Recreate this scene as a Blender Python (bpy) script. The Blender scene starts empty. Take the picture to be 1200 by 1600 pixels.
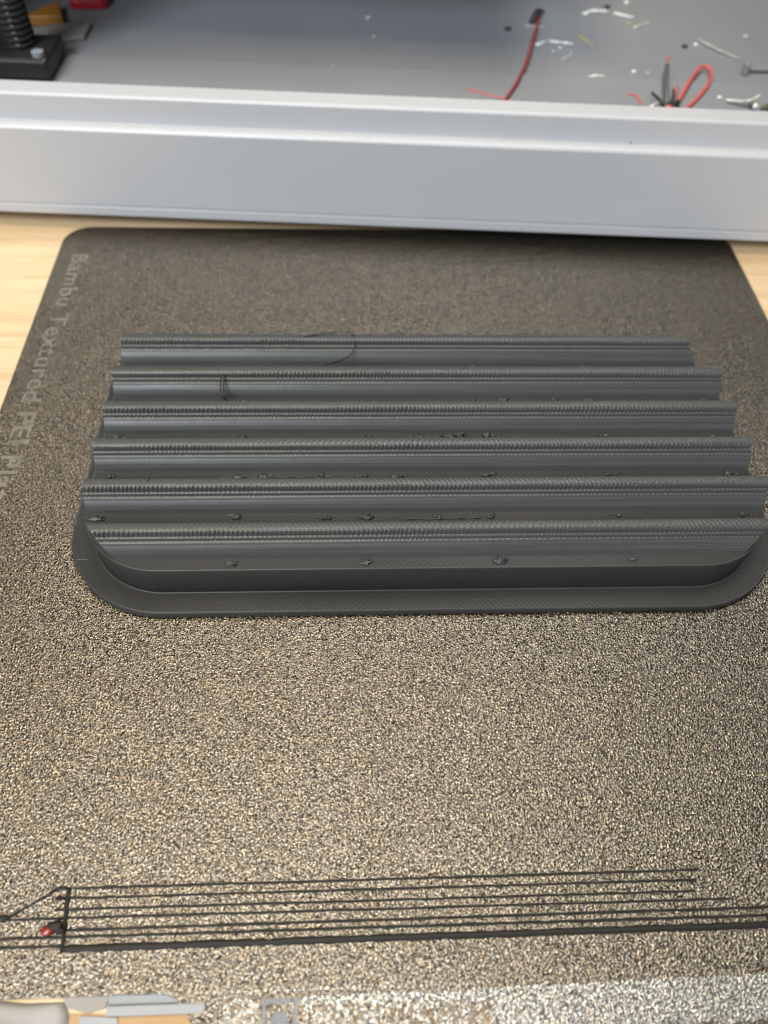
import bpy, bmesh, math, random
from mathutils import Vector, Matrix, noise
random.seed(7)
K = 0.001                                     # everything below is written in millimetres
scene = bpy.context.scene
COL = scene.collection

# ------------------------------------------------------------------ camera
cam = bpy.data.cameras.new('camera')
cam.sensor_fit = 'VERTICAL'; cam.sensor_height = 36.0
cam.lens = 1155.0 / 1600.0 * 36.0
cam.clip_start = 0.005; cam.clip_end = 50.0
cam.dof.use_dof = True; cam.dof.focus_distance = 0.180; cam.dof.aperture_fstop = 11
cam_o = bpy.data.objects.new('camera', cam); COL.objects.link(cam_o)
R = Matrix(((0.9990695, 0.0073346, -0.0425003), (-0.0306924, 0.8132135, -0.5811555), (0.0302992, 0.5819192, 0.8126820)))
cam_o.matrix_world = Matrix.Translation((0.1082984, -0.0084102, 0.1701926)) @ R.to_4x4()
scene.camera = cam_o

# ------------------------------------------------------------------ light
world = bpy.data.worlds.new('World'); scene.world = world; world.use_nodes = True
world.node_tree.nodes['Background'].inputs[0].default_value = (0.90, 0.95, 1.0, 1)
world.node_tree.nodes['Background'].inputs[1].default_value = 0.06
def area(name, loc, target, sx, sy, watts, color):
    l = bpy.data.lights.new(name, 'AREA'); l.shape = 'RECTANGLE'; l.size = sx; l.size_y = sy
    l.energy = watts; l.color = color
    o = bpy.data.objects.new(name, l); COL.objects.link(o); o.location = loc
    o.rotation_euler = (Vector(target) - Vector(loc)).to_track_quat('-Z', 'Y').to_euler()
    return o
area('ceiling_lamp', (0.42, 0.74, 2.0), (0.15, 0.2, 0), 0.85, 0.62, 25, (1.0, 0.98, 0.94))
area('ceiling_lamp_warm', (-0.28, 0.10, 1.7), (0.1, 0.1, 0), 0.52, 0.40, 18, (1.0, 0.80, 0.52))
area('room_window', (-0.64, -1.05, 1.35), (0.13, 0.2, 0.02), 1.0, 0.8, 47, (0.89, 0.945, 1.0))
vs = scene.view_settings
vs.view_transform = 'Standard'; vs.look = 'None'; vs.exposure = 0.0; vs.gamma = 1.0; vs.use_curve_mapping = False

# ------------------------------------------------------------------ helpers
def mesh_obj(name, verts, faces, mat, parent=None, smooth=False):
    me = bpy.data.meshes.new(name)
    me.from_pydata([(v[0]*K, v[1]*K, v[2]*K) for v in verts], [], faces)
    bm = bmesh.new(); bm.from_mesh(me); bmesh.ops.recalc_face_normals(bm, faces=bm.faces); bm.to_mesh(me); bm.free()
    if smooth: me.shade_smooth()
    me.materials.append(mat)
    o = bpy.data.objects.new(name, me); COL.objects.link(o)
    if parent: o.parent = parent
    return o
def empty(name, loc, rz=0.0):
    o = bpy.data.objects.new(name, None); COL.objects.link(o)
    o.empty_display_size = 0.01
    o.location = Vector(loc)*K; o.rotation_euler = (0, 0, rz); return o
def tag(o, label, cat, group=None):
    o['label'] = label; o['category'] = cat
    if group: o['group'] = group
    return o
def bevel(o, w, seg=2, ang=30):
    m = o.modifiers.new('bevel', 'BEVEL'); m.width = w*K; m.segments = seg; m.limit_method = 'ANGLE'; m.angle_limit = math.radians(ang)
    return o
def prism(name, outline, z0, z1, mat, parent=None, smooth=False):
    n = len(outline)
    v = [(x, y, z0) for x, y in outline] + [(x, y, z1) for x, y in outline]
    f = [tuple(range(n-1, -1, -1)), tuple(range(n, 2*n))] + [(i, (i+1) % n, n+(i+1) % n, n+i) for i in range(n)]
    return mesh_obj(name, v, f, mat, parent, smooth)
def box(name, x0, x1, y0, y1, z0, z1, mat, parent=None):
    return prism(name, [(x0, y0), (x1, y0), (x1, y1), (x0, y1)], z0, z1, mat, parent)
def rrect(x0, x1, y0, y1, rfl, rfr, rbr, rbl, seg=20):
    pts = []
    for cx, cy, r, a0 in ((x0+rfl, y0+rfl, rfl, 180), (x1-rfr, y0+rfr, rfr, 270), (x1-rbr, y1-rbr, rbr, 0), (x0+rbl, y1-rbl, rbl, 90)):
        for i in range(seg+1):
            a = math.radians(a0 + 90*i/seg); pts.append((cx+r*math.cos(a), cy+r*math.sin(a)))
    return pts
def spline(pts, n):
    P = [Vector(p) for p in pts]; P = [2*P[0]-P[1]] + P + [2*P[-1]-P[-2]]
    out = []
    for i in range(1, len(P)-2):
        for k in range(n):
            t = k/n; a, b, c, d = P[i-1], P[i], P[i+1], P[i+2]
            out.append(0.5*((2*b) + (c-a)*t + (2*a-5*b+4*c-d)*t*t + (3*b-a-3*c+d)*t**3))
    out.append(P[-2]); return out
def tube(name, pts, rad, mat, parent=None, n=6, ns=5, flat=1.0, taper=0.0, wob=0.0):
    """a bent strand; flat < 1 squeezes it towards a ribbon"""
    C = spline(pts, n) if n > 1 else [Vector(p) for p in pts]
    v, f = [], []; m = len(C)
    for i, c in enumerate(C):
        d = (C[min(i+1, m-1)] - C[max(i-1, 0)]).normalized()
        up = Vector((0, 0, 1)) if abs(d.z) < 0.9 else Vector((0, 1, 0))
        s = d.cross(up).normalized(); u = s.cross(d)
        r = rad*(1 - taper*i/(m-1))
        if wob: r *= 1 + wob*noise.noise(c*0.6 + Vector((rad*31, 7, 0)))
        for k in range(ns):
            a = 2*math.pi*k/ns; v.append(c + s*math.cos(a)*r + u*math.sin(a)*r*flat)
    for i in range(m-1):
        for k in range(ns):
            f.append((i*ns+k, i*ns+(k+1) % ns, (i+1)*ns+(k+1) % ns, (i+1)*ns+k))
    f.append(tuple(range(ns-1, -1, -1))); f.append(tuple((m-1)*ns+k for k in range(ns)))
    return mesh_obj(name, v, f, mat, parent, True)
def lump(name, c, size, mat, parent=None, seed=0, sub=2, amp=0.5, freq=1.6):
    bm = bmesh.new(); bmesh.ops.create_icosphere(bm, subdivisions=sub, radius=1)
    for q in bm.verts:
        d = 1 + amp*noise.noise(q.co*freq + Vector((seed*3.7, seed*1.3, 5)))
        q.co = Vector((q.co.x*size[0]*d, q.co.y*size[1]*d, q.co.z*size[2]*d))
    v = [tuple(q.co + Vector(c)) for q in bm.verts]; bm.verts.index_update()
    f = [tuple(q.index for q in g.verts) for g in bm.faces]; bm.free()
    return mesh_obj(name, v, f, mat, parent, True)

# ------------------------------------------------------------------ materials
class Mat:
    def __init__(s, name, color=(.5, .5, .5), rough=.5, spec=.5, metal=0.0):
        s.m = bpy.data.materials.new(name); s.m.use_nodes = True
        s.t = s.m.node_tree; s.b = s.t.nodes['Principled BSDF']
        s.b.inputs['Base Color'].default_value = (*color, 1); s.b.inputs['Roughness'].default_value = rough
        s.b.inputs['Specular IOR Level'].default_value = spec; s.b.inputs['Metallic'].default_value = metal
    def n(s, typ, ins=None, **props):
        q = s.t.nodes.new(typ)
        for k, v in props.items(): setattr(q, k, v)
        for k, v in (ins or {}).items():
            if isinstance(v, bpy.types.NodeSocket): s.t.links.new(v, q.inputs[k])
            else: q.inputs[k].default_value = v
        return q
    def coord(s, scale=(1, 1, 1), rot=(0, 0, 0)):
        c = s.n('ShaderNodeTexCoord'); return s.n('ShaderNodeMapping', {'Vector': c.outputs['Object'], 'Scale': scale, 'Rotation': rot}).outputs[0]
    def noise(s, vec, scale, detail=2.0, rough=.5, dist=0.0):
        return s.n('ShaderNodeTexNoise', {'Vector': vec, 'Scale': scale, 'Detail': detail, 'Roughness': rough, 'Distortion': dist}).outputs['Fac']
    def ramp(s, fac, *stops):
        r = s.n('ShaderNodeValToRGB', {'Fac': fac}); e = r.color_ramp.elements
        while len(e) < len(stops): e.new(0.5)
        for i, (p, c) in enumerate(stops):
            e[i].position = p; e[i].color = (*c, 1) if len(c) == 3 else c
        return r.outputs[0]
    def math(s, op, a, b=0.0, c=None):
        ins = {0: a, 1: b}
        if c is not None: ins[2] = c
        return s.n('ShaderNodeMath', ins, operation=op).outputs[0]
    def link(s, out, name): s.t.links.new(out, s.b.inputs[name])
    def bump(s, h, dist, strength=1.0, normal=None):
        ins = {'Height': h, 'Distance': dist, 'Strength': strength}
        if normal is not None: ins['Normal'] = normal
        q = s.n('ShaderNodeBump', ins); s.link(q.outputs[0], 'Normal'); return q.outputs[0]

def pei_material(name, lo, hi, rough, dist, metal=0.0):
    """powder-coated, pebbled sheet: hard little glossy bumps"""
    M = Mat(name, lo, rough, 0.5, metal)
    v = M.coord()
    a = M.noise(v, 2150, 1.4, .5, .25)
    b = M.noise(v, 4200, 1.0, .5)
    h = M.math('MULTIPLY_ADD', b, 0.16, a)
    peb = M.n('ShaderNodeMapRange', {0: M.noise(v, 1100, 0.0, .5), 1: .70, 2: .77}).outputs[0]      # a few proud pebbles
    h = M.math('MULTIPLY_ADD', peb, 1.1, h)
    M.link(M.ramp(a, (.35, lo), (.68, hi)), 'Base Color')
    big = M.noise(M.coord(), 22, 3, .6)
    M.link(M.math('MULTIPLY_ADD', big, .16, rough-.08), 'Roughness')
    M.bump(h, dist)
    return M
PEI = pei_material('pei_coating', (.095, .085, .069), (.275, .250, .210), .12, .00031, .93)
INK = pei_material('white_ink_on_pei', (.17, .168, .158), (.42, .415, .39), .18, .00030, .80)
INKG = pei_material('grey_ink_on_pei', (.17, .18, .20), (.24, .25, .28), .40, .00030)
INKF = pei_material('faint_lettering_on_pei', (.185, .173, .146), (.265, .25, .215), .30, .00034, .58)

def worn(M):
    """characters knocked out of the white print, too worn to read"""
    n = M.noise(M.coord((1.5, .8, 1)), 720, 1.0, .5)
    k = M.ramp(n, (.47, (1, 1, 1)), (.56, (0, 0, 0)))
    src = M.b.inputs['Base Color'].links[0].from_socket
    M.link(M.n('ShaderNodeMix', {0: k, 6: (.20, .165, .12, 1), 7: src}, data_type='RGBA').outputs[2], 'Base Color')
    return M
INKW = worn(pei_material('worn_white_ink_on_pei', (.17, .168, .158), (.42, .415, .39), .18, .00030, .80))
def print_material(name, col, rough, relief=.7, spec=.5):
    """extruded charcoal filament: layer lines on upright faces, diagonal strands on level ones"""
    M = Mat(name, col, rough, spec)
    geo = M.n('ShaderNodeNewGeometry')
    nz = M.math('ABSOLUTE', M.n('ShaderNodeSeparateXYZ', {0: geo.outputs['True Normal']}).outputs[2])
    level = M.n('ShaderNodeMapRange', {0: nz, 1: .80, 2: .97}).outputs[0]
    layers = M.noise(M.coord((9, 9, 2600)), 1.0, 2.5, .7)                     # streaks along the layers
    strands = M.n('ShaderNodeTexWave', {'Vector': M.coord((1, 1, 1), (0, 0, math.radians(-42))), 'Scale': 300.0, 'Distortion': .6, 'Detail': 1.0, 'Detail Scale': 30.0},
                  wave_type='BANDS', bands_direction='X').outputs['Fac']
    cross = M.n('ShaderNodeTexWave', {'Vector': M.coord((1, 1, 1), (0, 0, math.radians(48))), 'Scale': 300.0, 'Distortion': .6},
                  wave_type='BANDS', bands_direction='X').outputs['Fac']
    patch = M.n('ShaderNodeMapRange', {0: M.noise(M.coord((30, 60, 1)), 1.0, 1.5), 1: .45, 2: .60}).outputs[0]
    lev = M.n('ShaderNodeMix', {0: patch, 2: strands, 3: cross}).outputs[0]
    h = M.n('ShaderNodeMix', {0: level, 2: layers, 3: lev}).outputs[0]
    M.link(M.n('ShaderNodeMix', {0: M.noise(M.coord((7, 7, 1700)), 1.0, 3, .7), 6: (*[c*.35 for c in col], 1), 7: (*[c*1.65 for c in col], 1)}, data_type='RGBA').outputs[2], 'Base Color')
    M.link(M.math('MULTIPLY_ADD', M.noise(M.coord((60, 60, 600)), 1.0, 2), .22, rough-.11), 'Roughness')
    M.bump(h, .00006, relief)
    return M
PLA = print_material('charcoal_filament', (.054, .057, .058), .38, .7, .45)
PLA_SHADE = print_material('charcoal_filament_shaded', (.034, .034, .0335), .40, .40, .16)  # same filament in a darker copy: shade painted into rim, wall and grooves
PURGE = Mat('charcoal_purge_strand', (.014, .0128, .0115), .5, .22)
RED_PURGE = Mat('red_purge_blob', (.20, .022, .012), .25)
THREAD = Mat('charcoal_hair_thread', (.012, .012, .013), .35)

WOOD = Mat('pale_wood', (.7, .5, .3), .42)
gw = WOOD.coord((4, 60, 30))
g1 = WOOD.noise(gw, 3.0, 5, .62, .6); g2 = WOOD.noise(WOOD.coord((9, 700, 300)), 1.0, 3, .6)
WOOD.link(WOOD.ramp(WOOD.math('MULTIPLY_ADD', g2, .35, WOOD.math('MULTIPLY', g1, .65)), (.22, (.40, .275, .15)), (.48, (.60, .445, .27)), (.75, (.70, .545, .36))), 'Base Color')
WOOD.bump(g2, .00003, .5)

def plastic(name, col, rough, mottled=.06, relief=.00002, rs=1.0):
    M = Mat(name, col, rough)
    a = M.noise(M.coord(), 18*rs, 4, .6)
    M.link(M.n('ShaderNodeMix', {0: a, 6: (*[c*(1-mottled) for c in col], 1), 7: (*[c*(1+mottled) for c in col], 1)}, data_type='RGBA').outputs[2], 'Base Color')
    M.link(M.math('MULTIPLY_ADD', M.noise(M.coord(), 45*rs, 3), .16, rough-.08), 'Roughness')
    M.bump(M.noise(M.coord(), 2600, 2), relief, .5)
    return M
PANEL = plastic('satin_grey_panel', (.46, .475, .50), .36)
FLOORP = plastic('grey_chamber_floor', (.215, .225, .242), .42, .12)
SHELL = plastic('dark_grey_shell', (.045, .047, .05), .5)
BLACK = plastic('black_steel', (.018, .018, .018), .38, .3)
RUBBER = plastic('rubber', (.02, .02, .02), .8)
def scrap(name, col, rough=.35, trans=0.0):
    M = plastic(name, col, rough, .15, .00003, 6)
    M.b.inputs['Transmission Weight'].default_value = trans
    return M
WHITE = scrap('white_shaving', (.74, .75, .74)); CLEAR = scrap('translucent_shaving', (.62, .63, .62), .3, .35)
REDF = scrap('red_filament', (.62, .10, .085)); REDD = scrap('dull_red_filament', (.30, .055, .055))
YELF = scrap('yellow_filament', (.42, .40, .16)); BLKF = scrap('black_filament', (.02, .022, .022)); GRYF = scrap('grey_filament', (.10, .11, .11))
ORNG = scrap('orange_brown_plastic', (.36, .17, .03)); REDP = scrap('red_plastic', (.42, .012, .02)); BROWN = scrap('brown_debris', (.13, .11, .07), .6)
STEEL = Mat('brushed_steel', (.22, .25, .28), .45, .5, .0); PAPER = scrap('white_paper', (.33, .34, .35), .8); TAN = scrap('shaded_wood_card', (.40, .26, .13), .8); CLOTH = scrap('grey_cloth', (.30, .28, .26), .9)
TISSUE = scrap('tissue_paper', (.36, .35, .34), .9)

# ------------------------------------------------------------------ table
TZ = -0.9                                     # table top; the sheet lies on it with its upper face at z = 0
t = box('table_top', -700, 900, -260, 900, TZ-25, TZ, WOOD.m); t['kind'] = 'structure'
bevel(t, 2)

# ------------------------------------------------------------------ build plate
plate = empty('build_plate', (128, 125, TZ))
tag(plate, 'bronze pebbled flexible build plate lying on the pale wood table', 'build plate')
def in_plate(o): o.parent = plate; o.matrix_parent_inverse = Matrix.Translation(-plate.location); return o
out = []
for cx, cy, r, a0 in ((10, 239, 10, 90),):
    out += [(cx+r*math.cos(math.radians(a0+90*i/10)), cy+r*math.sin(math.radians(a0+90*i/10))) for i in range(11)]
out += [(0, 7)] + [(7+7*math.cos(math.radians(180+90*i/8)), 7+7*math.sin(math.radians(180+90*i/8))) for i in range(1, 9)]
out += [(70.2, 0.1), (72.3, -.15), (74.0, -.9), (75.3, -2.2), (77.6, -5.2), (80.5, -9), (83, -11.2), (86, -12), (171, -12), (174, -11.2), (176.5, -9)]
out += [(179.4, -8.6), (183, -8.4), (250, -8.4)] + [(250+7*math.cos(math.radians(270+90*i/8)), -1.4+7*math.sin(math.radians(270+90*i/8))) for i in range(1, 9)]
out += [(247+10*math.cos(math.radians(90*i/10)), 239+10*math.sin(math.radians(90*i/10))) for i in range(11)]
sheet = in_plate(bevel(prism('sheet', out, TZ, 0, PEI.m), .25, 2))
# faint lettering up the left edge, read from the back corner towards the camera
fc = bpy.data.curves.new('lettering_curve', 'FONT'); fc.body = 'Bambu Textured PEI Plate'; fc.size = 7.0*K; fc.space_character = 1.06; fc.offset = .00012
fo = bpy.data.objects.new('lettering_curve', fc); COL.objects.link(fo)
bpy.context.view_layer.update()
me = bpy.data.meshes.new_from_object(fo.evaluated_get(bpy.context.evaluated_depsgraph_get()))
COL.objects.unlink(fo); bpy.data.objects.remove(fo)
xs = [q.co.x for q in me.vertices]; wid = max(xs)-min(xs); sc = 118.0*K/wid
for q in me.vertices:
    x, y = q.co.x*sc, q.co.y*min(sc, 1.15); q.co = Vector((5.9*K + y, 232*K - x, 0.022*K))
me.materials.append(INKF.m)
lo_ = bpy.data.objects.new('lettering', me); COL.objects.link(lo_); in_plate(lo_); lo_['label'] = 'faint pale lettering along the left edge of the plate'
# front tab print: thin rule, worn block print with gaps, boxed pictogram
def flat(name, quads, mat, z=0.02):
    v, f = [], []
    for q in quads:
        f.append(tuple(range(len(v), len(v)+len(q)))); v += [(x, y, z) for x, y in q]
    return in_plate(mesh_obj(name, v, f, mat.m))
def q4(x0, x1, y0, y1): return [(x0, y0), (x1, y0), (x1, y1), (x0, y1)]
def edge(x): return -1.35 + (x-83)*0.0125
flat('printed_rule', [q4(77.2, 108, -.05, .18), q4(108, 131, -.1, .08)], INK)
rnd = random.Random(3)
flat('printed_characters', [q4(83.0, 89.8, -7.2, edge(86))], INKW)
ic = [q4(90.4, 91.1, -6.5, -1.3), q4(96.4, 97.1, -6.5, -1.3), q4(91.1, 96.4, -2.0, -1.3)]
arc = [(93.7+1.9*math.cos(math.radians(a)), -5.6+2.3*math.sin(math.radians(a))) for a in range(0, 181, 12)]
ic += [arc, q4(91.8, 95.6, -6.5, -5.6)]
flat('printed_pictogram', ic, INKG, .024)
flat('printed_rule', [q4(97.6, 134, -2.4, -1.0)], INK)
flat('printed_characters', [q4(97.6, 134, -7.4, -2.41)], INKW)
pts_top = [(134.2+i*2.8, -.75+.08*i*.5+rnd.uniform(-.12, .12)) for i in range(21)]
band = pts_top + [(x_, -7.6+rnd.uniform(-.3, .3)) for x_, _ in reversed(pts_top)]
flat('printed_band', [band], INK)

# ------------------------------------------------------------------ printed part
part = empty('ridged_tray', (129, 129, 0))
tag(part, 'charcoal 3D printed slab with six long ridges and a wide rim, stuck on the plate', 'printed part')
def in_part(o): o.parent = part; o.matrix_parent_inverse = Matrix.Translation(-part.location); return o
XL, XR, YF, YB = 39.0, 219.0, 86.9, 171.2
RFL, RFR, RBR, RBL = 21.0, 21.0, 24.0, 8.0
ZF, ZS = 2.4, 12.5                            # rim top, slab top
rim = in_part(bevel(prism('rim', rrect(XL-6.4, XR+6.4, YF-6.4, YB+6.4, RFL+6.4, RFR+6.4, RBR+6.4, RBL+6.4, 28), 0.03, ZF, PLA_SHADE.m), .35, 2))
slab = in_part(bevel(prism('slab', rrect(XL, XR, YF, YB, RFL, RFR, RBR, RBL, 28), ZF-.3, ZS, PLA_SHADE.m), .18, 2))
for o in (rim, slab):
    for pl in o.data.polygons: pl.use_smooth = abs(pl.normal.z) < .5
# raised perimeter strand round the slab's top edge and round the rim
def loop_tube(name, outl, z, r, gaps=0):
    pts = [(x, y, z) for x, y in outl]; pts.append(pts[0]); return in_part(tube(name, pts, r, PLA.m, None, 1, 5))
loop_tube('edge_strand', rrect(XL+.25, XR-.25, YF+.25, YB-.25, RFL-.25, RFR-.25, RBR-.25, RBL-.25, 24), ZS-.02, .16)
loop_tube('edge_strand', rrect(XL-5.9, XR+5.9, YF-5.9, YB+5.9, RFL+5.9, RFR+5.9, RBR+5.9, RBL+5.9, 24), ZF-.02, .15)
loop_tube('edge_strand', rrect(XL-.35, XR+.35, YF-.35, YB+.35, RFL+.35, RFR+.35, RBR+.35, RBL+.35, 24), ZF+.02, .22)

IN = 0.55
def xrange_at(y):
    """left and right end of the slab (inset) at depth y"""
    x0, x1, y0, y1 = XL+IN, XR-IN, YF+IN, YB-IN
    def cut(r, dy): return r - math.sqrt(max(r*r - min(dy, r)**2, 0)) if dy > 0 else 0.0
    y = min(max(y, y0), y1)
    l = max(cut(RFL-IN, y0+RFL-IN-y), cut(RBL-IN, y-(y1-RBL+IN))); r = max(cut(RFR-IN, y0+RFR-IN-y), cut(RBR-IN, y-(y1-RBR+IN)))
    return x0+l, x1-r
# half cross-section of a ridge, front foot to crest: (y, z, toothing y, toothing z, phase)
PROF = [(0, -.05, 0, 0, 0), (.35, .95, 0, 0, 0), (.80, 1.85, 0, 0, 0), (1.40, 2.75, 0, 0, 0), (1.95, 3.38, 0, 0, 0), (2.15, 3.58, .03, 0, 0),
        (2.22, 3.76, .09, .02, 0), (2.36, 3.92, .11, .05, .1), (2.62, 4.00, .05, .08, .35), (2.85, 4.03, .04, .05, .6),
        (2.92, 4.35, .11, .02, .5), (3.00, 4.72, .16, .03, .5), (3.15, 4.92, .14, .08, .6), (3.40, 4.98, .07, .10, .9), (3.58, 4.98, .05, .05, 1.15),
        (3.66, 5.40, .11, .02, .2), (3.76, 5.95, .42, .04, .2), (3.95, 6.30, .46, .06, .25), (4.20, 6.52, .30, .09, .45), (4.50, 6.62, .07, .07, .7), (4.75, 6.66, 0, .05, .95)]
FULL = PROF + [(5.1, 6.68, 0, .05, 1.2), (5.6, 6.70, 0, .05, 1.45), (6.15, 6.68, -.05, .05, 1.7), (6.6, 6.58, -.10, .04, 1.9), (6.95, 6.0, -.1, .02, 2), (7.45, 4.95, 0, 0, 0), (8.1, 3.4, 0, 0, 0), (9.0, 1.5, 0, 0, 0), (9.6, -.05, 0, 0, 0)]
PITCH, STEP = 1.12, 0.187
def make_ridge(i, y0):
    ncol = int((XR-XL)/STEP)+2
    xs = [XL + k*STEP for k in range(ncol)]
    v, f = [], []
    for j, (py, pz, ty, tz, ph) in enumerate(FULL):
        xl, xr = xrange_at(y0+py)
        for k, x in enumerate(xs):
            xc = min(max(x, xl), xr)
            sh = ph + .17*i + .8*noise.noise(Vector((xc*.07, i*1.7, .5))) + .12*noise.noise(Vector((xc*.8, i*1.7, j)))
            s = 2*math.pi*(xc/PITCH + sh)
            saw = (xc/PITCH + sh) % 1.0
            tooth = (saw/.7 if saw < .7 else (1-saw)/.3) - .5
            amp = .62 + 1.0*noise.noise(Vector((xc*.045, i*3.1, ph*2))) + .35*noise.noise(Vector((xc*.6, i*5.1, j*.3)))
            amp = max(amp, .05)
            fade = 1.0 if xl+.4 < xc < xr-.4 else 0.0
            sag = .05*noise.noise(Vector((xc*.03, i*2.3, pz*.9)))
            v.append((xc, y0+py - ty*tooth*1.5*amp*fade + sag, ZS+pz + tz*math.sin(s)*amp*fade + .02*noise.noise(Vector((xc*.9, py*2, i)))*fade))
    nr = len(FULL)
    for j in range(nr-1):
        for k in range(ncol-1):
            a, b, c, d = j*ncol+k, j*ncol+k+1, (j+1)*ncol+k+1, (j+1)*ncol+k
            if v[a][0] == v[b][0] and v[c][0] == v[d][0]: continue
            f.append((a, b, c, d))
    # end walls, straight down to the slab
    for e in (0, ncol-1):
        base = len(v)
        for j in range(nr): q = v[j*ncol+e]; v.append((q[0], q[1], q[2])); v.append((q[0], q[1], ZS-.05))
        for j in range(nr-1): f.append((base+2*j, base+2*j+2, base+2*j+3, base+2*j+1))
    me = bpy.data.meshes.new('ridge'); me.from_pydata([(a*K, b*K, c*K) for a, b, c in v], [], f)
    me.shade_smooth(); me.materials.append(PLA.m)
    bm = bmesh.new(); bm.from_mesh(me); bmesh.ops.dissolve_degenerate(bm, dist=1e-8, edges=bm.edges); bmesh.ops.recalc_face_normals(bm, faces=bm.faces); bm.to_mesh(me); bm.free()
    try: me.set_sharp_from_angle(angle=math.radians(50))
    except Exception: pass
    o = bpy.data.objects.new('ridge', me); COL.objects.link(o); return in_part(o)
Y0 = [90.3, 104.1, 117.9, 131.6, 145.5, 159.4]
for i, y0 in enumerate(Y0): make_ridge(i, y0)

# burrs left in the grooves where the nozzle crossed, roughly every 34 mm
burrs = [(78.1, 88.6), (111.6, 88.8), (145.5, 88.8), (179.3, 88.9),
         (78.0, 102.9), (101.5, 102.4), (111.6, 102.6), (145.0, 102.6), (178.7, 102.6), (212.0, 102.6), (42.2, 102.6), (131, 102.3),
         (43.5, 116.5), (77.2, 116.2), (84.1, 116.3), (100.1, 116.4), (111.9, 116.2), (120.0, 116.1), (144.9, 116.2), (178.6, 116.3), (212.5, 116.4),
         (43.2, 130.2), (77.5, 130.2), (111.4, 130.1), (127.3, 130.3), (135.5, 130.2), (139, 130.4), (146.5, 130.4), (179.3, 130.4), (212.4, 130.3),
         (77.1, 144.0), (111.2, 144.3), (144.2, 144.3), (153.0, 144.5), (168.3, 144.5), (179.1, 144.3), (212.6, 144.3),
         (145.9, 158.2), (179.8, 158.3), (212.4, 158.1)]
rb = random.Random(11)
for i, (x, y) in enumerate(burrs):
    big = 1.5 if (100 < x < 102 and y > 100) or (126 < x < 147 and 129 < y < 131) else 1.0
    b = in_part(lump('burr', (x, y, ZS+.25), (rb.uniform(.4, 1.6)*big, rb.uniform(.25, .75), rb.uniform(.25, .7)*big), PLA.m, None, i, 3, 1.5, 2.6))
    b2 = in_part(lump('burr', (x+rb.uniform(-2.0, 2.4), y+rb.uniform(-.3, .6), ZS+.12), (rb.uniform(.3, 1.5), rb.uniform(.15, .35), rb.uniform(.15, .4)), PLA.m, None, i+50, 2, 1.3, 2.4))
# rough drooping strands in two of the grooves
for xa, xb, y in ((72, 98, 116.0), (124, 140, 130.0), (122, 142, 102.0)):
    pts = [(xa+(xb-xa)*k/14, y+rb.uniform(-.25, .25), ZS+.1+abs(rb.gauss(0, .14))) for k in range(15)]
    in_part(tube('loose_strand', pts, .16, PLA.m, None, 4, 5))
# hair-thin strings
for pts, r in (([(100.0, 151.9, 19.5), (104.7, 155.6, 17.9), (107.6, 158.6, 17.2), (109.2, 161.0, 18.4), (109.1, 162.6, 19.4)], .19),
               ([(71.0, 148.4, 19.0), (70.7, 146.0, 17.6), (71.0, 143.4, 16.2), (71.8, 141.6, 16.6), (73.2, 140.6, 18.9)], .22),
               ([(71.6, 148.7, 18.6), (71.5, 145.6, 17.4), (71.9, 143.2, 16.0), (72.4, 142.4, 14.8)], .2),
               ([(94.1, 164.4, 19.5), (100.8, 165.7, 19.8), (107.6, 166.0, 19.8), (109.1, 164.4, 19.6)], .16),
               ([(55.6, 108.8, 18.8), (56.3, 110.6, 19.6), (56.9, 111.4, 20.6)], .13),
               ([(35.8, 96.9, 2.5), (37.4, 96.8, 2.6), (38.9, 96.7, 2.6)], .10)):
    in_part(tube('string', pts, r, THREAD.m if r > .101 else GRYF.m, None, 8, 5))

# ------------------------------------------------------------------ purge pattern on the sheet
purge = empty('purge_pattern', (114, 13, 0.02))
tag(purge, 'row of thin black purge strands joined at one end near the front of the plate', 'purge strands')
def in_purge(o): o.parent = purge; o.matrix_parent_inverse = Matrix.Translation(-purge.location); return o
rp = random.Random(5)
def strand(x0, x1, y, r, flatk=.5, y1=None):
    r *= 1.03
    n = max(int((x1-x0)/3.5), 4); y1 = y if y1 is None else y1
    pts = [(x0+(x1-x0)*k/n, y+(y1-y)*k/n+rp.uniform(-.05, .05), r*flatk*.8) for k in range(n+1)]
    return in_purge(tube('strand', pts, r, PURGE.m, None, 3, 8, flatk*.85, 0, .45))
strand(47.6, 181.2, 18.85, .24, .6, 19.05); strand(48.6, 180.4, 17.1, .22, .6, 17.15); strand(47.6, 179.3, 15.05, .22, .6)
strand(30, 187.0, 13.5, .22, .6, 13.4); strand(50.3, 215, 11.35, .25, .6, 11.7); strand(26, 215, 10.15, .26, .6, 10.2)
strand(26, 51, 8.62, .24, .6); strand(50.2, 215, 8.15, .62, .35, 8.5)
in_purge(tube('cross_strand', [(49.6, 19.0, .2), (49.9, 15, .2), (50.3, 11, .25), (50.7, 8.1, .2)], .38, PURGE.m, None, 6, 8, .6, 0, .3))
in_purge(tube('slanted_strand', [(49.4, 18.95, .2), (47.4, 18.9, .2), (45.5, 17.7, .2), (42, 15.7, .2), (38.9, 13.9, .2)], .24, PURGE.m, None, 5, 8, .7, 0, .3))
in_purge(lump('blob', (37.6, 13.7, .45), (1.5, .62, .5), PURGE.m, None, 3, 3, .3, 1.2))
in_purge(lump('blob', (48.1, 17.1, .4), (.75, .5, .45), PURGE.m, None, 4, 3, .3, 1.2))
in_purge(lump('blob', (48.6, 11.95, .6), (1.55, .95, .65), PURGE.m, None, 9, 3, .4, 1.3))
in_purge(lump('blob', (49.8, 11.3, .5), (1.1, .6, .5), PURGE.m, None, 6, 3, .3, 1.2))
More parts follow.
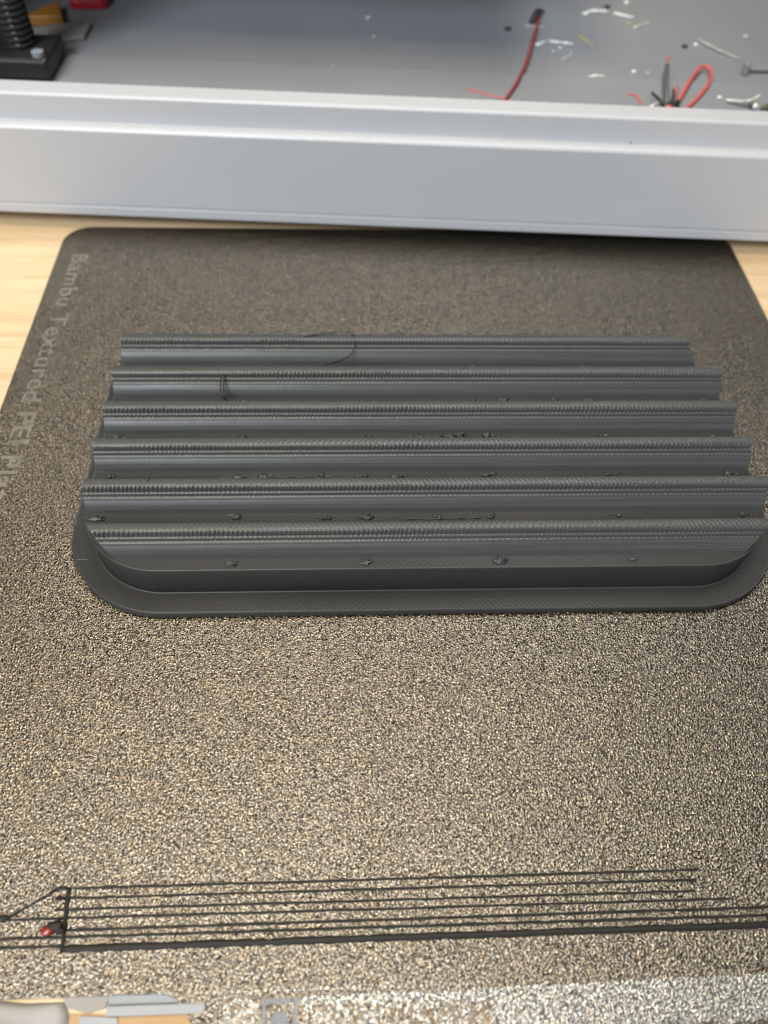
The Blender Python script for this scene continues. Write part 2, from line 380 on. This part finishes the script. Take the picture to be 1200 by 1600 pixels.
rbob = in_purge(lump('blob', (47.25, 11.2, .85), (1.5, .72, .6), RED_PURGE.m, None, 12, 3, .35, 1.1)); rbob['label'] = 'dark red translucent blob beside the strands'

# ------------------------------------------------------------------ printer
PR = empty('printer_housing', (121, 242.7, TZ), math.radians(-2.93))
tag(PR, 'grey front sill and chamber floor of a 3D printer standing behind the plate', 'printer')
dz = -TZ                                       # local z of world z = 0
def lp(x, y): # world mm -> printer local
    a = math.radians(2.93); dx, dy = x-121, y-242.7
    return dx*math.cos(a)-dy*math.sin(a), dx*math.sin(a)+dy*math.cos(a)
def extr(name, prof, x0, x1, mat, bw=.6):
    n = len(prof)
    v = [(x0, y, z+dz) for y, z in prof] + [(x1, y, z+dz) for y, z in prof]
    f = [tuple(range(n)), tuple(range(2*n-1, n-1, -1))] + [(i, n+i, n+(i+1) % n, (i+1) % n) for i in range(n)]
    return bevel(mesh_obj(name, v, f, mat.m, PR), bw, 3)
XA, XB = -195, 195
extr('bottom_trim', [(.25, 5), (.0, 5.6), (.0, 9.0), (14, 9.0), (14, 5)], XA, XB, PANEL, .5)
extr('front_sill', [(0, 9.35), (.25, 37.0), (.8, 37.8), (4.6, 38.0), (4.9, 46.2), (5.6, 46.9), (13.3, 46.9), (13.6, 46.5), (13.6, 9.35)], XA, XB, PANEL, .7)
extr('floor_lip', [(13.7, 31.5), (13.7, 33.0), (56.5, 36.9), (57.4, 36.6), (57.4, 31.5)], XA+4, XB-4, FLOORP, .6)
extr('chamber_floor', [(57.5, 31), (57.5, 36.0), (380, 36.0), (380, 31)], XA+4, XB-4, FLOORP, .4)
extr('base_pan', [(14.1, 5.2), (14.1, 30.9), (385, 30.9), (385, 5.2)], XA+2, XB-2, SHELL, .4)
for x0, x1 in ((XA-.2, XA+3.8), (XB-3.8, XB+.2)): bevel(box('side_wall', x0, x1, 14.2, 385, 31.2+dz, 430+dz, SHELL.m, PR), .5)
bevel(box('back_wall', XA+4, XB-4, 380.3, 385, 31.2+dz, 430+dz, SHELL.m, PR), .5)
for x0, x1, y0, y1 in ((XA, XB, 2, 16), (XA, XB, 371, 385), (XA, XA+14, 16.2, 370.8), (XB-14, XB, 16.2, 370.8)):
    bevel(box('top_rail', x0, x1, y0, y1, 430.2+dz, 446+dz, SHELL.m, PR), 1.5)
bevel(prism('bed_carrier', [(-125, 65), (66, 65), (66, 350), (-188, 350), (-188, 76), (-125, 76)], 104+dz, 121+dz, SHELL.m, PR), 2)   # lowered bed, unseen above the picture, its outline shaped to shade the chamber floor
for x0, x1 in ((XA, XA+22), (XB-22, XB)): bevel(box('corner_post', x0, x1, 2, 13.9, 47.1+dz, 430+dz, PANEL.m, PR), 1)
for fx in (XA+30, XB-30):
    for fy in (30, 350): prism('foot', [(fx+12*math.cos(a*math.pi/10), fy+12*math.sin(a*math.pi/10)) for a in range(20)], 0, 5.1+dz, RUBBER.m, PR)
# lead screw at the left, threaded, with its bearing block
sx, sy = lp(-14.5, 299)
v, f = [], []; ns = 20; turns = 190; per = 6
zz0, zz1 = 38.0, 428.0; nrow = turns*per
for j in range(nrow+1):
    z = zz0+(zz1-zz0)*j/nrow
    for k in range(ns):
        a = 2*math.pi*k/ns
        r = 5.6+.4*max(-1, min(1, 1.6*math.sin(2*math.pi*j/per - a)))
        v.append((sx+r*math.cos(a), sy+r*math.sin(a), z+dz))
for j in range(nrow):
    for k in range(ns): f.append((j*ns+k, j*ns+(k+1) % ns, (j+1)*ns+(k+1) % ns, (j+1)*ns+k))
ls = mesh_obj('lead_screw', v, f, BLACK.m, PR); ls['label'] = 'black threaded lead screw'
bevel(box('bearing_block', sx-12, sx+13, sy-13, sy+9, 36.6+dz, 43.5+dz, BLACK.m, PR), 1.2)
for q in ((sx+9.5, sy-9.5), (sx-8.5, sy-9.5)):
    prism('screw_head', [(q[0]+2.2*math.cos(a*math.pi/8), q[1]+2.2*math.sin(a*math.pi/8)) for a in range(16)], 43.4+dz, 45.0+dz, STEEL.m, PR)

# ------------------------------------------------------------------ scraps in the chamber
def zf(x, y):
    ly = lp(x, y)[1]
    return 33.0 + (ly-13.7)/42.8*3.9 if ly < 56.5 else 36.0
def on_floor(pts, lift): return [(x, y, zf(x, y)+(p[2] if len(p) > 2 else lift)) for p in pts for x, y in [p[:2]]]
G = 'plastic scraps on the chamber floor'
def flake(label, pts, r, mat, fl=.35, name='plastic_shaving', cat='shaving'):
    return tag(tube(name, on_floor(pts, r*.8*fl*.7+.03), r*.8, mat.m, None, 6, 8, fl*.7, .5, .9), label, cat, G)
def speck(label, p, s, mat, seed, name='plastic_crumb'):
    return tag(lump(name, (p[0], p[1], zf(*p)+s*.42), (s, s*.85, s*.5), mat.m, None, seed, 2, .5, 1.5), label, 'crumb', G)
tag(tube('red_filament_strip', on_floor([(166, 276.3, .9), (172.3, 288.5, 1.2), (178.4, 305, 1.6), (184, 325, 1.5), (190.5, 349, 1.2)], 0), .6, REDD.m, None, 8, 8, .7, -.25, .25), 'long dull red filament strip standing out from the sill, dark at its far end', 'filament', G)
tag(tube('black_filament_tip', on_floor([(186.6, 345, .8), (189.5, 350.5, 2.8), (192.6, 355, 1.2)], 0), 1.25, BLKF.m, None, 6, 8, .6), 'short black filament bit at the far end of the long red strip', 'filament', G)
flake('thin pale red thread crossing the foot of the long red strip', [(153.1, 285.9), (161.3, 281.6), (169.4, 278.0), (178.1, 274.8)], .5, REDF, .6, 'red_thread', 'thread')
flake('white shaving shaped like a shallow tent, right of the long red strip', [(185.5, 323.5), (189, 327), (193, 328.6)], 1.35, WHITE)
flake('straight white shaving touching the tent-shaped one', [(192.2, 327.6), (197, 326.6), (201.5, 325.6)], 1.35, WHITE)
flake('pale translucent shaving under the black filament tip', [(183.5, 342.6), (187, 341.6), (192, 341.0)], 1.4, CLEAR)
flake('dull yellow shaving right of the white tent-shaped one', [(205.3, 333.9), (207.2, 329), (209.3, 323.8)], 1.2, YELF)
flake('white curved shaving at the top edge of the view, in the middle', [(211.3, 355.3), (216, 359), (222.8, 358.8)], 1.7, WHITE)
flake('straight white shaving just right of the topmost curved one', [(225.4, 357.4), (229, 355), (233, 353.1)], 1.5, WHITE)
flake('white shaving slanting up to the right beside the yellow-green speck', [(230.6, 342.6), (235, 346), (239.8, 348.2)], 1.3, CLEAR)
flake('white shaving lying alone just behind the sill, right of the red strip', [(201.2, 295.4), (205, 298), (208.4, 297.3)], 1.05, WHITE)
flake('small clear curl below the straight white shaving', [(194.1, 311.6), (198.3, 315.3), (199.6, 320.5)], .8, CLEAR)
flake('yellow-green speck between two white shavings', [(228.6, 346.2), (232, 347.6)], 1.2, YELF, .4, 'plastic_crumb', 'crumb')
flake('red bent scrap left of the black filament knot', [(215.2, 283.4), (217.9, 282.0), (218.6, 276.6)], .75, REDF, .6)
flake('long white filament thread at the right, by the grey clip', [(255.5, 331.2, .6), (260.8, 321.8, .9), (268.3, 313.5, .6)], .8, CLEAR, .7, 'white_thread', 'thread')
flake('white flat shaving lying beside the brown debris clump', [(252.3, 280.4), (261, 280.2), (267.4, 284.6)], .8, WHITE)
flake('white sliver sticking out under the black filament knot', [(217.6, 271.0), (221, 274.5), (225.2, 278.3)], .9, WHITE)
for i, (lab, p, s, m) in enumerate((
    ('clear round crumb, lower of two below the tent-shaped shaving', (191.7, 317.8), 1.0, CLEAR),
    ('clear round crumb, upper of two below the tent-shaped shaving', (195.0, 321.4), 1.0, CLEAR),
    ('white crumb above and left of the black knot', (221.2, 301.5), 1.0, WHITE),
    ('faint grey crumb just right of the white crumb above the knot', (226.4, 300.2), .9, CLEAR),
    ('white crumb at the very top of the view, above the shavings', (233.3, 368.4), 1.2, WHITE),
    ('dark crumb left of the long red strip', (175.4, 338.1), 1.5, BLKF),
    ('dark crumb beside the white thread at the right', (248.2, 324.9), 1.2, BLKF),
    ('dark crumb above the topmost curved shaving', (223.4, 363.3), 1.3, BLKF),
    ('white crumb at the upper end of the long white thread', (253.4, 326.9), 1.0, WHITE),
    ('white crumb left of the brown debris clump', (250.0, 281.6), .95, WHITE),
    ('dark crumb between the red loop and the brown clump', (249.2, 272.7), .8, BLKF),
    ('pale crumb near the right edge above the grey clip', (277.5, 335.3), 1.3, CLEAR),
    ('orange crumb above the grey strand of the knot', (237.9, 313.4), .9, REDF),
    ('white curled crumb in the middle of the dark floor', (116.4, 346.6), 1.2, CLEAR),
    ('pale speck below the curled crumb on the dark floor', (118.7, 328.7), .7, CLEAR),
    ('tiny pale speck at the edge of the floor lip, left of centre', (101.9, 301.8), .6, CLEAR))):
    speck(lab, p, s, m, i)
# small dark mark on the sill
tag(lump('black_crumb', (206.1, 243.2, 38.4), (.6, .5, .4), BLKF.m, None, 41, 1), 'tiny black crumb on the ledge of the grey sill', 'crumb', G)
# knot of filament
kn = empty('filament_knot', (228.3, 272.6, zf(228.3, 272.6))); tag(kn, 'black filament knot with a red loop and a grey strand behind the sill', 'filament knot')
def in_knot(o): o.parent = kn; o.matrix_parent_inverse = Matrix.Translation(-kn.location); return o
zk = zf(228.3, 272.6)
in_knot(lump('core', (228.0, 272.5, zk+1.6), (3.0, 1.8, 1.8), BLKF.m, None, 21, 3, .8, 2.0))
for pts in ([(227.5, 272.8, 1.5), (224.8, 276, 2.4), (222.6, 280.2, 2.6)], [(228.5, 272.8, 2), (229.4, 276, 4.2), (229.8, 278.5, 4.8)], [(226, 272, 1), (223.4, 271, 1.4), (221.6, 270.3, .6)], [(229.5, 272, 1.4), (232, 271.3, 1.6), (234, 270.2, .6)], [(229, 273, 2), (231, 274, 3.2), (231.6, 273, 1.2)]):
    in_knot(tube('black_strand', [(x, y, zf(x, y)+z) for x, y, z in pts], .7, BLKF.m, None, 6, 6, 1, .4))
in_knot(tube('grey_strand', [(x, y, zf(x, y)+z) for x, y, z in [(227.2, 274.5, 2.0), (228.2, 281, 3.4), (230.0, 290, 3.4), (233.6, 301, 3.0)]], .95, GRYF.m, None, 6, 7))
in_knot(tube('red_loop', [(x, y, zf(x, y)+z) for x, y, z in [(230.0, 272.4, 1.2), (237.2, 285, 1.8), (244.2, 297, 2.2), (248.4, 302.6, 2.2), (251.0, 302.4, 2.0), (250.6, 296.6, 1.6), (246.8, 288.2, 1.2), (241.5, 280.9, 1), (236.8, 275.3, .9), (233.0, 271.6, .8)]], .62, REDF.m, None, 7, 7))
in_knot(tube('red_strand', [(x, y, zf(x, y)+z) for x, y, z in [(228.6, 273, 2.4), (231.2, 279, 3.2), (233.6, 284.5, 2.6)]], .4, REDF.m, None, 6, 6))
in_knot(lump('red_blob', (227.0, 270.5, zk+2.2), (1.5, .9, 1.0), REDF.m, None, 17, 2))
# clip and debris at the right edge
clip = empty('grey_clip', (269, 306, zf(269, 306))); tag(clip, 'grey upright clip with a flat bar at the right edge of the chamber', 'clip')
def in_clip(o): o.parent = clip; o.matrix_parent_inverse = Matrix.Translation(-clip.location); return o
in_clip(bevel(box('post', 264.8, 267.2, 300, 303, 36.0, 40.5, FLOORP.m), .6)); in_clip(bevel(box('pale_bar', 267.6, 286, 302.2, 304.6, 36.6, 38.2, FLOORP.m), .8))
dc = empty('debris_clump', (264.5, 274, zf(264.5, 274))); tag(dc, 'brown and white crumpled debris clump behind the sill at the right edge', 'debris')
def in_dc(o): o.parent = dc; o.matrix_parent_inverse = Matrix.Translation(-dc.location); return o
z0 = zf(264.5, 274)
for i in range(9):
    x, y = 261.5+rb.uniform(-1.5, 8), 274+rb.uniform(-2.2, 2.8)
    in_dc(lump('crumb', (x, y, z0+rb.uniform(.6, 2.0)), (rb.uniform(.9, 1.9), rb.uniform(.7, 1.3), rb.uniform(.6, 1.2)), (BROWN, BLKF, WHITE, BROWN, GRYF)[i % 5].m, None, i+70, 2, .8, 2))
in_dc(tube('sliver', [(252.0, 279.0, z0+.7), (257, 276.6, z0+.9), (261.5, 275.5, z0+1)], .4, GRYF.m, None, 5, 6))
# things at the far left
zc = 36.0
wd = prism('orange_wedge', [(-23.5, 331.5), (-8.2, 333.8), (-12.6, 349), (-18, 341.5)], zc, zc+3.8, ORNG.m)
bevel(wd, .5); tag(wd, 'orange-brown triangular wedge lying on the chamber floor behind the lead screw', 'wedge')
rc = empty('red_clip', (-2, 354, zc)); tag(rc, 'red plastic clip at the top edge behind the orange wedge', 'clip')
pts = [(-10, 362), (-9.6, 351.4), (-8, 349.4), (4.6, 349.9), (6.2, 351.4), (6.6, 363), (3.8, 363), (3.2, 355.6), (.5, 353.6), (-4, 353.6), (-6.4, 355.5), (-6.8, 362)]
u = bevel(prism('body', pts, zc+.02, zc+3.4, REDP.m), .5); u.parent = rc; u.matrix_parent_inverse = Matrix.Translation(-rc.location)
gb = bevel(prism('grey_plastic_block', [(-11.5, 314.5), (2.9, 320.5), (3.4, 333), (-12.5, 331)], zc+.02, zc+1.8, FLOORP.m), .5)
tag(gb, 'low grey plastic block lying flat in front of the orange wedge', 'block')

# ------------------------------------------------------------------ things on the table below the plate's front corner
def crumple(name, cx, cy, sx, sy, h, mat, seed):
    v, f = [], []; n = 18
    for j in range(n+1):
        for i in range(n+1):
            a, b = i/n*2-1, j/n*2-1
            wob = 1+.15*noise.noise(Vector((a*1.5, b*1.5, seed)))
            e = max(0, 1-max(abs(a), abs(b))**4)
            v.append((cx+a*sx*wob, cy+b*sy*wob, TZ+.05+e*(h*.45+h*.6*abs(noise.noise(Vector((a*2.2, b*2.2, seed+.5)))))))
    for j in range(n):
        for i in range(n): f.append((j*(n+1)+i, j*(n+1)+i+1, (j+1)*(n+1)+i+1, (j+1)*(n+1)+i))
    o = mesh_obj(name, v, f, mat.m, None, True)
    s = o.modifiers.new('thickness', 'SOLIDIFY'); s.thickness = .15*K; s.offset = 1; return o
tag(crumple('crumpled_tissue', 35, -8.2, 18.5, 8.0, 3.0, TISSUE, 3), 'grey-white crumpled tissue on the table below the plate corner', 'tissue')
sb = empty('steel_ruler', (70, -1.8, TZ)); tag(sb, 'narrow steel ruler with a bright strip lying beside the notch of the plate', 'ruler')
for nm, y0, y1, zt, m_ in (('blade', -1.5, .6, .5, STEEL), ('bright_edge', -3.2, -1.52, 1.1, PAPER)):
    o = bevel(box(nm, 61.0, 79.5, y0, y1, TZ+.02, TZ+zt, m_.m), .2, 2); o.parent = sb; o.matrix_parent_inverse = Matrix.Translation(-sb.location)
cf = bevel(prism('grey_cloth_scrap', [(51.5, .8), (61.5, .8), (60.6, -1.9), (57.5, -2.6), (53.5, -1.6)], TZ+.02, TZ+.5, CLOTH.m), .2, 2); tag(cf, 'brownish grey cloth scrap between the crumpled tissue and the steel ruler', 'cloth')
cd = bevel(prism('shade_card', [(49, -2.2), (81, -3.4), (80, -15), (48, -15)], TZ+.005, TZ+.018, TAN.m), .002, 1); tag(cd, 'added thin brown card giving the wood a shaded tone under the tissue and the white slip', 'card')  # card added over bare table; its brown stands in for shade on the wood
sc_ = bevel(prism('paper_slip', [(56.0, -2.9), (63.2, -3.4), (63.6, -6.5), (56.4, -6.2)], TZ+.02, TZ+.3, PAPER.m), .05, 1); tag(sc_, 'small white paper slip below the steel ruler', 'paper')

# ------------------------------------------------------------------ render
scene.render.engine = 'CYCLES'
scene.render.resolution_x = 768; scene.render.resolution_y = 1024
